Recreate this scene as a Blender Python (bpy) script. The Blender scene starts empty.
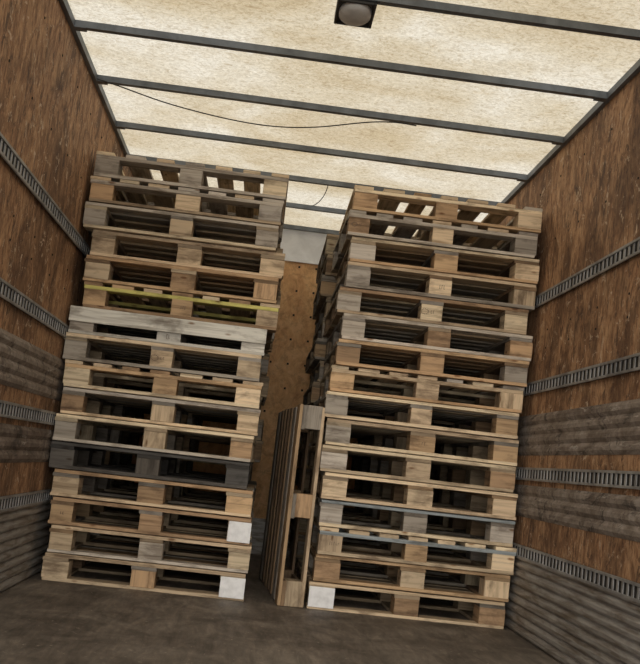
import bpy, math, random
from mathutils import Vector, Matrix
random.seed(23)
W,H=2.563,2.636
Y0,Y1=-4.9,2.80
C=bpy.context.scene.collection

# ---------------------------------------------------------------- materials
def new_mat(name):
    m=bpy.data.materials.new(name); m.use_nodes=True
    nt=m.node_tree; b=nt.nodes['Principled BSDF']
    return m,nt,b
def N(nt,t,**k):
    n=nt.nodes.new(t)
    for a,v in k.items(): setattr(n,a,v)
    return n
def mapping(nt,src,scale,rot=(0,0,0)):
    mp=N(nt,'ShaderNodeMapping'); mp.inputs['Scale'].default_value=scale; mp.inputs['Rotation'].default_value=rot
    nt.links.new(src,mp.inputs['Vector']); return mp.outputs[0]
def noise(nt,vec,scale,detail=4,rough=.55,dist=0):
    n=N(nt,'ShaderNodeTexNoise'); n.inputs['Scale'].default_value=scale; n.inputs['Detail'].default_value=detail
    n.inputs['Roughness'].default_value=rough; n.inputs['Distortion'].default_value=dist
    nt.links.new(vec,n.inputs['Vector']); return n.outputs['Fac']
def ramp(nt,f,stops):
    r=N(nt,'ShaderNodeValToRGB'); e=r.color_ramp.elements
    while len(e)<len(stops): e.new(.5)
    for i,(p,c) in enumerate(stops):
        e[i].position=p; e[i].color=c if len(c)==4 else (*c,1)
    nt.links.new(f,r.inputs[0]); return r.outputs[0]
def mix(nt,f,a,b,mode='MIX'):
    m=N(nt,'ShaderNodeMix',data_type='RGBA',blend_type=mode)
    for s,v in ((0,f),(6,a),(7,b)):
        if isinstance(v,bpy.types.NodeSocket): nt.links.new(v,m.inputs[s])
        elif s==0: m.inputs[0].default_value=v
        else: m.inputs[s].default_value=(*v,1)
    return m.outputs[2]
def bump(nt,b,h,strength=.3,dist=.01):
    n=N(nt,'ShaderNodeBump'); n.inputs['Strength'].default_value=strength; n.inputs['Distance'].default_value=dist
    nt.links.new(h,n.inputs['Height']); nt.links.new(n.outputs[0],b.inputs['Normal'])

def pallet_wood():
    m,nt,b=new_mat('pallet_wood')
    uv=N(nt,'ShaderNodeUVMap').outputs[0]
    at=N(nt,'ShaderNodeAttribute',attribute_name='tone')
    g=noise(nt,mapping(nt,uv,(2.2,42,1)),1,5,.6,.6)
    s=noise(nt,mapping(nt,uv,(3,7,1)),1.4,5,.65,.3)
    gc=ramp(nt,g,[(.3,(.5,.46,.42)),(.52,(1,1,1)),(.75,(1.15,1.13,1.1))])
    c=mix(nt,1,at.outputs['Color'],gc,'MULTIPLY')
    sc=ramp(nt,s,[(.36,(.45,.42,.40)),(.5,(1,1,1)),(1,(1.05,1.05,1.05))])
    c=mix(nt,.9,c,sc,'MULTIPLY')
    k=N(nt,'ShaderNodeTexVoronoi'); k.inputs['Scale'].default_value=1
    nt.links.new(mapping(nt,uv,(5,14,1)),k.inputs['Vector'])
    kf=ramp(nt,k.outputs['Distance'],[(.06,(1,1,1)),(.13,(0,0,0))])
    c=mix(nt,kf,c,mix(nt,1,c,(.42,.3,.22),'MULTIPLY'))
    nt.links.new(c,b.inputs['Base Color']); b.inputs['Roughness'].default_value=.8
    bump(nt,b,g,.35,.003)
    return m
def plywood(name,c1,c2,c3,peel,dark=.5,heavy=1,S=(1,1,1),bstr=.4):
    m,nt,b=new_mat(name)
    o=mapping(nt,N(nt,'ShaderNodeTexCoord').outputs['Object'],S)
    big=noise(nt,mapping(nt,o,(1,1.3,.8)),1.9,6,.65,.8)
    mid=noise(nt,mapping(nt,o,(2,3.2,1.6)),2.3,6,.7,2.5)
    gr=noise(nt,mapping(nt,o,(3,6,2.4)),3.0,9,.72,2.2)
    fine=noise(nt,mapping(nt,o,(10,40,9)),1.5,6,.75,.8)
    c=ramp(nt,gr,[(.38,c1),(.5,c2),(.62,c3)])
    c=mix(nt,.5,c,ramp(nt,mid,[(.42,c1),(.5,c2),(.56,c3)]))
    bd=ramp(nt,big,[(.40,(dark,dark*.93,dark*.9)),(.54,(1,1,1))])
    c=mix(nt,1,c,bd,'MULTIPLY')
    fc=ramp(nt,fine,[(.36,(.6,.57,.54)),(.52,(1.05,1.05,1.05))])
    c=mix(nt,.7,c,fc,'MULTIPLY')
    pl=noise(nt,mapping(nt,o,(5,5,5)),2.4,9,.78,1.2)
    t=.58 if heavy else .64
    pf=ramp(nt,pl,[(t,(0,0,0)),(t+.03,(.85,.85,.85))])
    c=mix(nt,pf,c,peel)
    dk=noise(nt,mapping(nt,o,(6,9,3)),1.6,9,.78,2)
    t=.54 if heavy else .64
    df=ramp(nt,dk,[(t,(0,0,0)),(t+.05,(.85,.85,.85))])
    c=mix(nt,df,c,(c1[0]*.4,c1[1]*.4,c1[2]*.45))
    nt.links.new(c,b.inputs['Base Color']); b.inputs['Roughness'].default_value=.75
    bump(nt,b,gr,bstr,.006)
    return m
def metal(name,c,rough=.5,met=.6,dirt=.5,stretch=(1,1,1),tint=None):
    m,nt,b=new_mat(name)
    o=N(nt,'ShaderNodeTexCoord').outputs['Object']
    n=noise(nt,mapping(nt,o,stretch),6,6,.65,.5)
    lo=tint or tuple(v*(1-dirt) for v in c)
    cc=ramp(nt,n,[(.38,lo),(.6,c)])
    nt.links.new(cc,b.inputs['Base Color']); b.inputs['Roughness'].default_value=rough; b.inputs['Metallic'].default_value=met
    return m
def plain(name,c,rough=.6,met=0):
    m,nt,b=new_mat(name)
    o=N(nt,'ShaderNodeTexCoord').outputs['Object']
    n=noise(nt,o,25,3)
    cc=ramp(nt,n,[(.3,tuple(v*.82 for v in c)),(.6,c)])
    nt.links.new(cc,b.inputs['Base Color']); b.inputs['Roughness'].default_value=rough; b.inputs['Metallic'].default_value=met
    return m
M_pal=pallet_wood()
M_wall=plywood('wall_plywood',(.17,.082,.042),(.40,.215,.108),(.58,.36,.20),(.66,.52,.38),.45)
M_back=plywood('back_plywood',(.56,.32,.15),(.70,.42,.20),(.76,.5,.27),(.75,.55,.35),.9,0)
M_band=plywood('band_boards',(.15,.115,.09),(.26,.215,.18),(.36,.315,.275),(.44,.40,.36),.65,1,(1,.22,1.2),.08)
M_rail=metal('galvanised_rail',(.42,.42,.42),.5,.4,.5)
M_slot=plain('rail_slot_dark',(.015,.013,.012),.9)
M_kick=metal('corrugated_aluminium',(.40,.39,.38),.5,.4,.5,(1,.6,6),(.17,.145,.12))
M_bow=metal('roof_bow_steel',(.17,.19,.215),.5,.3,.4)
M_black=plain('black_plastic',(.02,.02,.022),.5)
M_lens=plain('lamp_lens',(.75,.76,.75),.35)
M_label=plain('white_label',(.88,.89,.91),.6)
M_ink=plain('stamp_ink',(.14,.10,.075),.8)
M_panel=metal('grey_metal_panel',(.80,.82,.86),.5,.1,.15)

def floor_mat():
    m,nt,b=new_mat('floor_boards')
    o=N(nt,'ShaderNodeTexCoord').outputs['Object']
    n=noise(nt,mapping(nt,o,(1.2,1,1)),2.5,7,.65,.8)
    s=noise(nt,mapping(nt,o,(9,1.6,1),(0,0,.35)),2,8,.75,.5)
    c=ramp(nt,n,[(.36,(.085,.070,.058)),(.52,(.145,.123,.103)),(.68,(.22,.19,.16))])
    c=mix(nt,.8,c,ramp(nt,s,[(.36,(.55,.55,.55)),(.52,(1,1,1)),(.66,(1.5,1.47,1.43))]),'MULTIPLY')
    v=noise(nt,mapping(nt,o,(1,1,1)),30,4,.75)
    c=mix(nt,ramp(nt,v,[(.64,(0,0,0)),(.68,(1,1,1))]),c,(.42,.36,.30))
    nt.links.new(c,b.inputs['Base Color']); b.inputs['Roughness'].default_value=.6
    bump(nt,b,s,.25,.004)
    return m
M_floor=floor_mat()
def roof_mat():
    m=bpy.data.materials.new('translucent_fibreglass'); m.use_nodes=True; nt=m.node_tree
    nt.nodes.remove(nt.nodes['Principled BSDF']); out=nt.nodes['Material Output']
    o=N(nt,'ShaderNodeTexCoord').outputs['Object']
    f=noise(nt,mapping(nt,o,(26,26,26)),1.2,8,.8,1.5)
    f2=noise(nt,mapping(nt,o,(7,12,9)),1.8,8,.8,3)
    g=noise(nt,o,1.3,4,.55,.4)
    c=ramp(nt,g,[(.36,(.50,.42,.29)),(.5,(.59,.53,.415)),(.64,(.68,.645,.565))])
    c=mix(nt,.9,c,ramp(nt,f,[(.36,(.68,.63,.55)),(.5,(1,1,1)),(.65,(1.2,1.2,1.2))]),'MULTIPLY')
    c=mix(nt,.7,c,ramp(nt,f2,[(.4,(.70,.62,.50)),(.5,(1,1,1))]),'MULTIPLY')
    t=N(nt,'ShaderNodeBsdfTranslucent'); d=N(nt,'ShaderNodeBsdfDiffuse')
    nt.links.new(c,t.inputs[0]); nt.links.new(c,d.inputs[0])
    mx=N(nt,'ShaderNodeMixShader'); mx.inputs[0].default_value=.18
    nt.links.new(t.outputs[0],mx.inputs[1]); nt.links.new(d.outputs[0],mx.inputs[2]); nt.links.new(mx.outputs[0],out.inputs[0])
    return m
M_roof=roof_mat()

# ---------------------------------------------------------------- mesh helper
class MB:
    def __init__(s): s.v=[];s.f=[];s.uv=[];s.col=[];s.mi=[]
    def box(s,x0,x1,y0,y1,z0,z1,col=(1,1,1),axis=0,mi=0):
        b=len(s.v)
        P=[(x0,y0,z0),(x1,y0,z0),(x1,y1,z0),(x0,y1,z0),(x0,y0,z1),(x1,y0,z1),(x1,y1,z1),(x0,y1,z1)]
        s.v+=P
        F=[((0,3,2,1),2),((4,5,6,7),2),((0,1,5,4),1),((2,3,7,6),1),((1,2,6,5),0),((3,0,4,7),0)]
        ou,ov=random.random()*40,random.random()*40
        for f,n in F:
            s.f.append([b+i for i in f]); s.mi.append(mi); s.col.append(col)
            oth=[a for a in (0,1,2) if a!=n]
            if axis in oth: ua=axis; va=[a for a in oth if a!=axis][0]
            else: ua,va=oth
            s.uv.append([(P[i][ua]+ou,P[i][va]+ov+n*.37) for i in f])
    def poly(s,pts,faces,mi=0,col=(1,1,1)):
        b=len(s.v); s.v+=pts
        for f in faces:
            s.f.append([b+i for i in f]); s.mi.append(mi); s.col.append(col); s.uv.append([(0,0)]*len(f))
    def obj(s,name,mats,parent=None,bevel=0,smooth=False):
        me=bpy.data.meshes.new(name); me.from_pydata(s.v,[],s.f)
        for m in mats: me.materials.append(m)
        me.polygons.foreach_set('material_index',s.mi)
        me.uv_layers.new(name='UVMap'); me.color_attributes.new('tone','FLOAT_COLOR','CORNER')
        U=[];A=[]
        for k,f in enumerate(s.f):
            for j in range(len(f)):
                U+=list(s.uv[k][j]); A+=[*s.col[k],1.0]
        me.uv_layers['UVMap'].data.foreach_set('uv',U)
        me.color_attributes['tone'].data.foreach_set('color',A)
        if smooth:
            for p in me.polygons: p.use_smooth=True
        o=bpy.data.objects.new(name,me); C.objects.link(o)
        if parent: o.parent=parent
        if bevel:
            bm=o.modifiers.new('bevel','BEVEL'); bm.width=bevel; bm.segments=1; bm.limit_method='ANGLE'
        return o

# ---------------------------------------------------------------- truck box
m=MB(); m.box(-.06,W+.06,Y0,Y1+.04,-.06,0); m.obj('floor',[M_floor])
m=MB()
m.poly([(-.03,Y0,H+.022),(W+.03,Y0,H+.022),(W+.03,Y1+.03,H+.022),(-.03,Y1+.03,H+.022)],[(0,3,2,1)])
m.obj('ceiling',[M_roof])
def corr(m,x,sgn,z0,z1,pitch,amp,mi,base):
    n=int(round((z1-z0)/pitch))*6; pts=[];fs=[]
    for i in range(n+1):
        z=z0+(z1-z0)*i/n; t=(i%6)
        d=base+amp*(0,.5,1,1,1,.5)[t] if i<n else base
        pts+= [(x+sgn*d,Y0+.01,z),(x+sgn*d,Y1,z)]
    for i in range(n):
        f=(2*i,2*i+1,2*i+3,2*i+2); fs.append(f if sgn<0 else f[::-1])
    m.poly(pts,fs,mi)
for side,x,s in (('left',0,1),('right',W,-1)):
    m=MB()
    xa,xb=(-.05,0) if s>0 else (W,W+.05)
    y=Y0
    while y<Y1-.01:
        ye=min(y+1.22,Y1)
        m.box(xa,xb,y+.002,ye-.002,-.02,H+.03); y=ye
    m.box(xa-.004*s if s>0 else xa+.004,xb-.004 if s>0 else xb+.004,Y0,Y1+.04,-.02,H+.03,mi=3)
    corr(m,x,s,.0,.375,.047,.014,1,.003)
    corr(m,x,s,.60,.77,.057,.011,2,.002)
    corr(m,x,s,.93,1.15,.055,.011,2,.002)
    a,b=(x,x+s*.022); m.box(min(a,b),max(a,b),Y0,Y1,H-.02,H+.015,mi=4)
    a,b=(x,x+s*.014); m.box(min(a,b),max(a,b),Y0,Y1,.376,.39,mi=1)
    for zz in (2.45,2.1,1.6,1.5):
        y=Y0+.3
        while y<Y1:
            a,b=x,x+s*.003; m.box(min(a,b),max(a,b),y,y+.009,zz,zz+.009,mi=3); y+=.406
    m.obj('wall_'+side,[M_wall,M_kick,M_band,M_slot,M_bow])
m=MB()
m.box(-.05,W+.05,Y1,Y1+.05,-.02,H+.03)
m.box(0,W,Y1-.012,Y1-.001,2.38,H+.01,mi=1)
m.box(0,W,Y1-.02,Y1-.001,2.365,2.385,mi=1)
for xx in (1.12,1.26,1.4,.35,.75,1.75,2.2):
    z=.12
    while z<2.35:
        m.box(xx,xx+.016,Y1-.006,Y1-.001,z,z+.016,mi=2); z+=.2
m.box(0,W,Y1-.015,Y1-.001,0,.28,mi=3)
m.obj('wall_back',[M_back,M_panel,M_slot,M_kick])

# cargo track rails (perforated)
for zc in (1.786,1.2955,.83,.4196):
    for x,s in ((0,1),(W,-1)):
        m=MB(); hh=.034
        def bx(d0,d1,y0,y1,z0,z1,mi):
            a,b=x+s*d0,x+s*d1; m.box(min(a,b),max(a,b),y0,y1,z0,z1,mi=mi)
        bx(.0085,.012,Y0+.02,Y1-.02,zc-hh,zc+hh,1)
        bx(.012,.020,Y0+.02,Y1-.02,zc+hh-.011,zc+hh,0)
        bx(.012,.020,Y0+.02,Y1-.02,zc-hh,zc-hh+.011,0)
        y=Y0+.03
        while y<Y1-.05:
            bx(.012,.0155,y,y+.018,zc-hh+.010,zc+hh-.010,0); y+=.055
        m.obj('cargo_track_rail',[M_rail,M_slot])

# roof bows
bows=[-4.5,-3.77,-3.03,-2.29,-1.557,-.8713,-.1775,.5795,1.273,2.02,2.74]
for by in bows:
    m=MB()
    m.box(.0,W,by-.017,by+.017,H-.014,H-.010)
    m.box(.0,W,by-.017,by-.013,H-.010,H+.018)
    m.box(.0,W,by+.013,by+.017,H-.010,H+.018)
    for xx in (.004,W-.074): m.box(xx,xx+.07,by-.024,by+.024,H-.019,H-.014)
    m.obj('roof_bow',[M_bow])

# ceiling lamp
lamp=bpy.data.objects.new('ceiling_lamp',None); C.objects.link(lamp)
m=MB(); lx,ly=1.28,-1.45; hw,hl=.08,.115
zt,zb=H+.02,H-.03
m.box(lx-hw,lx+hw,ly-hl,ly+hl,zb+.012,zt)
for a in ((lx-hw,lx-hw+.011,ly-hl,ly+hl),(lx+hw-.011,lx+hw,ly-hl,ly+hl),(lx-hw+.011,lx+hw-.011,ly-hl,ly-hl+.011),(lx-hw+.011,lx+hw-.011,ly+hl-.011,ly+hl)):
    m.box(*a,zb,zb+.012)
m.obj('housing',[M_black],lamp,.002)
m=MB(); pts=[];fs=[];n=28
for r,z in ((.069,zb+.012),(.066,zb-.004),(.049,zb-.013),(.025,zb-.017)):
    for i in range(n):
        a=2*math.pi*i/n; pts.append((lx+r*math.cos(a),ly+.002+r*1.5*math.sin(a),z))
for k in range(3):
    for i in range(n):
        j=(i+1)%n; fs.append((k*n+j,k*n+i,(k+1)*n+i,(k+1)*n+j))
fs.append(tuple(3*n+i for i in range(n))[::-1])
m.poly(pts,fs); m.obj('lens',[M_lens],lamp,smooth=True)

# cables
def cable(name,pts,r=.004):
    cu=bpy.data.curves.new(name,'CURVE'); cu.dimensions='3D'; cu.bevel_depth=r; cu.bevel_resolution=2
    sp=cu.splines.new('NURBS'); sp.points.add(len(pts)-1); sp.order_u=4; sp.use_endpoint_u=True
    for p,q in zip(sp.points,pts): p.co=(*q,1)
    cu.materials.append(M_black); o=bpy.data.objects.new(name,cu); C.objects.link(o)
cable('roof_cable',[(.03,-.24,H-.022),(.12,-.2,H-.024),(.3,-.06,H-.03),(.5,.04,H-.03),(.75,.13,H-.03),(1.0,.15,H-.03),(1.25,.04,H-.03),(1.45,-.13,H-.026),(1.62,-.2,H-.022),(1.74,-.17,H-.022)],.0036)
cable('roof_cable',[(1.36,1.24,H-.02),(1.36,1.27,H-.06),(1.33,1.3,H-.14),(1.27,1.32,H-.16)],.003)

# ---------------------------------------------------------------- pallets
PINE=[(.76,.60,.41),(.70,.54,.36),(.80,.66,.46),(.64,.49,.33)]
GREY=[(.50,.445,.375),(.42,.37,.31),(.58,.52,.45)]
BROWN=[(.53,.35,.20),(.42,.275,.16),(.60,.41,.235)]
DARK=[(.10,.09,.08),(.14,.12,.10),(.08,.075,.07)]
PALE=[(.70,.68,.62),(.62,.60,.54)]
SH=1.0  # wood tone multiplier; lowered on inner and back parts to paint in shade
def tone(kind):
    r=random.random()
    if kind=='new': p=PINE if r<.75 else (BROWN if r<.88 else GREY)
    elif kind=='grey': p=GREY if r<.6 else PINE
    elif kind=='brown': p=BROWN if r<.5 else (PINE if r<.75 else GREY)
    elif kind=='dark': p=DARK if r<.9 else GREY
    elif kind=='pale': p=PALE if r<.8 else GREY
    else: p=PINE if r<.45 else (GREY if r<.75 else BROWN)
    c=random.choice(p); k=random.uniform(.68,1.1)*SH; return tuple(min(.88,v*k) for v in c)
def stamp(m,x,z,s=1.):
    n=12; y0=-.0012
    if random.random()<.5:
        for i in range(n):
            a=2*math.pi*i/n
            cx,cz=x-.035*s+.018*s*math.cos(a),z+.013*s*math.sin(a)
            m.box(cx-.003,cx+.003,y0,.0,cz-.002,cz+.002,mi=2)
    for k in range(random.choice((2,3,5))):
        xx=x-.005*s+k*.012*s; h=random.uniform(.006,.012)
        m.box(xx,xx+.0022,y0,0,z-h,z+h,mi=2)
        if random.random()<.5: m.box(xx,xx+.007,y0,0,z+h-.002,z+h,mi=2)
        if random.random()<.4: m.box(xx,xx+.007,y0,0,z-h,z-h+.002,mi=2)
def make_pallet(kind='mix',typ='A',w=1.06,d=1.2,label=None,edge=None,fascia=False,mark=None):
    global SH
    m=MB(); R=random.uniform; T=.0195; bw=R(.125,.145)
    S0=SH
    def J(a=.003): return R(-a,a)
    xs=[0,(w-bw)/2+J(.012),w-bw]; ys=[0,(d-bw)/2,d-bw]
    for i,y in enumerate(ys):
        SH=S0 if i==0 else S0*.6  # boards behind the front one get interior shade painted into their tone
        ww=R(.09,.13); yy=y if i==0 else y+bw-ww if i==2 else y+.01
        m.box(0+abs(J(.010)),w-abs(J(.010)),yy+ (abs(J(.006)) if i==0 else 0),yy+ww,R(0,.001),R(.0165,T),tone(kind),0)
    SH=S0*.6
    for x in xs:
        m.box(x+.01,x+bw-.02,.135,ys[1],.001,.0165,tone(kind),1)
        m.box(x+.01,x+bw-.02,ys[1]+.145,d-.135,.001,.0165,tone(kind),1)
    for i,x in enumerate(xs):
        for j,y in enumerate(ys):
            SH=S0 if j==0 else S0*.55  # inner blocks coloured darker to imitate shade inside the openings
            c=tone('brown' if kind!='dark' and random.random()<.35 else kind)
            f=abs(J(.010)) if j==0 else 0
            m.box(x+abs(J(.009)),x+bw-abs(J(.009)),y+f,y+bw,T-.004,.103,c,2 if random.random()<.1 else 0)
    z=.1025
    if typ=='A':
        for i,y in enumerate(ys):
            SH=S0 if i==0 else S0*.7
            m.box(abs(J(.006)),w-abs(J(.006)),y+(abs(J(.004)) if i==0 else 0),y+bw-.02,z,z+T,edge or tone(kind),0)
        SH=S0
        n=7; ws=[R(.09,.12) for _ in range(n)]; gap=(w-sum(ws))/(n-1); x=0
        for k in range(n):
            m.box(x,x+ws[k],abs(J(.010)),d-abs(J(.008)),z+T,z+2*T-.0005,tone(kind),1); x+=ws[k]+gap
    else:
        for x in xs: m.box(x,x+bw-.005,abs(J(.006)),d,z,z+T,tone(kind),1)
        n=7; ws=[R(.095,.145) for _ in range(n)]; gap=(d-sum(ws))/(n-1); y=0
        for k in range(n):
            SH=S0 if k==0 else S0*.65  # deck boards behind the first carry painted shade too
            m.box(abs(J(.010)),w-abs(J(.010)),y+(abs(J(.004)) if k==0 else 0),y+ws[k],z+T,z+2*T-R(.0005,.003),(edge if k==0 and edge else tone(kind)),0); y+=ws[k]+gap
    SH=S0
    if fascia:
        m.box(.002,w-.002,-.022,-.001,.062,.141,(.70,.685,.62),0)
        stamp(m,w/2,.04)
    elif mark if mark is not None else random.random()<.28:
        if kind!='dark': stamp(m,random.choice((xs[0],xs[1],xs[1],xs[2]))+bw/2,.061,random.uniform(.8,1.1))
    if label:
        for side in label:
            x=xs[0] if side=='l' else xs[2]
            m.box(x+.004,x+bw-.003,-.004,-.001,.012,.118,mi=1)
    return m
def put(m,x,y,z,w=1.06,d=1.2,yaw=0,bevel=.002):
    o=m.obj('wooden_pallet',[M_pal,M_label,M_ink],None,bevel)
    cx,cy=w/2,d/2
    o.matrix_world=Matrix.Translation((x+cx,y+cy,z))@Matrix.Rotation(yaw,4,'Z')@Matrix.Translation((-cx,-cy,0))
    return o
P=.1441
left=[
 (.060,'new','B',dict(label='r',mark=False)),(.075,'new','B',{}),(.067,'brown','B',dict(label='r',mark=True)),(.055,'mix','B',{}),
 (.016,'dark','B',{}),(.028,'new','B',{}),(.035,'grey','B',{}),(.026,'new','A',{}),(.01,'grey','B',{}),
 (.010,'pale','B',dict(fascia=True)),(.065,'brown','A',dict(edge=(.62,.57,.18))),(.055,'brown','B',{}),(.065,'new','B',{}),
 (.012,'grey','B',{}),(.018,'grey','A',{}),(.035,'grey','A',{})]
for k,(x,kind,typ,kw) in enumerate(left):
    put(make_pallet(kind,typ,**kw),x,random.uniform(0,.04) if k!=9 else .03,k*P,yaw=random.uniform(-.013,.013))
rx=[1.450,1.475,1.475,1.466,1.462,1.440,1.45,1.430,1.452,1.464,1.472,1.440,1.468,1.478,1.445,1.465]
rk=['new','brown','new','grey','mix','new','new','grey','new','brown','grey','mix','new','brown','grey','new']
rt=['B','B','A','B','B','B','B','B','A','B','B','B','B','B','A','A']
for k in range(16):
    kw=dict(label='l',mark=False) if k==0 else {}
    if k in (3,2): kw['edge']=(.30,.34,.36)
    put(make_pallet(rk[k],rt[k],**kw),rx[k],random.uniform(0,.04),k*P,yaw=random.uniform(-.013,.013))
kinds=['new','mix','grey','brown','mix']
SH=.6  # back rows: darkness behind the front stacks put into the wood colour
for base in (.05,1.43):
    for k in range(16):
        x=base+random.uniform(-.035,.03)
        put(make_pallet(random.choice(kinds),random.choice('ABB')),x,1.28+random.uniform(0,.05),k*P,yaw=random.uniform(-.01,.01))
SH=.85
m=make_pallet('brown','B',mark=False)
o=m.obj('wooden_pallet',[M_pal,M_label,M_ink],None,.002)
o.matrix_world=Matrix.Translation((1.440,.0,.002))@Matrix.Rotation(math.radians(4.3),4,'Z')@Matrix.Rotation(math.radians(-90),4,'Y')

# ---------------------------------------------------------------- light
w=bpy.data.worlds.new('daylight'); bpy.context.scene.world=w; w.use_nodes=True; nt=w.node_tree
bg=nt.nodes['Background']
tc=N(nt,'ShaderNodeTexCoord').outputs['Generated']
sx=N(nt,'ShaderNodeSeparateXYZ'); nt.links.new(tc,sx.inputs[0])
c=ramp(nt,sx.outputs['Z'],[(0,(.42,.40,.37)),(.02,(1,.985,.96)),(.6,(1.0,.99,.97))])
nt.links.new(c,bg.inputs[0]); bg.inputs[1].default_value=1.32
l=bpy.data.lights.new('sun','SUN'); l.energy=2.8; l.angle=math.radians(50); l.color=(1,.93,.83)
lo=bpy.data.objects.new('sun',l); C.objects.link(lo)
lo.rotation_euler=Vector((.10,1,-.22)).to_track_quat('-Z','Y').to_euler()
# ---------------------------------------------------------------- camera
cam=bpy.data.cameras.new('camera'); co=bpy.data.objects.new('camera',cam); C.objects.link(co)
co.location=(1.0871,-5.5332,.7473); co.rotation_euler=(1.6992,-.1147,-.064)
cam.sensor_fit='HORIZONTAL'; cam.sensor_width=36; cam.lens=1034.026/640*36
bpy.context.scene.camera=co
bpy.context.scene.view_settings.view_transform='Standard'
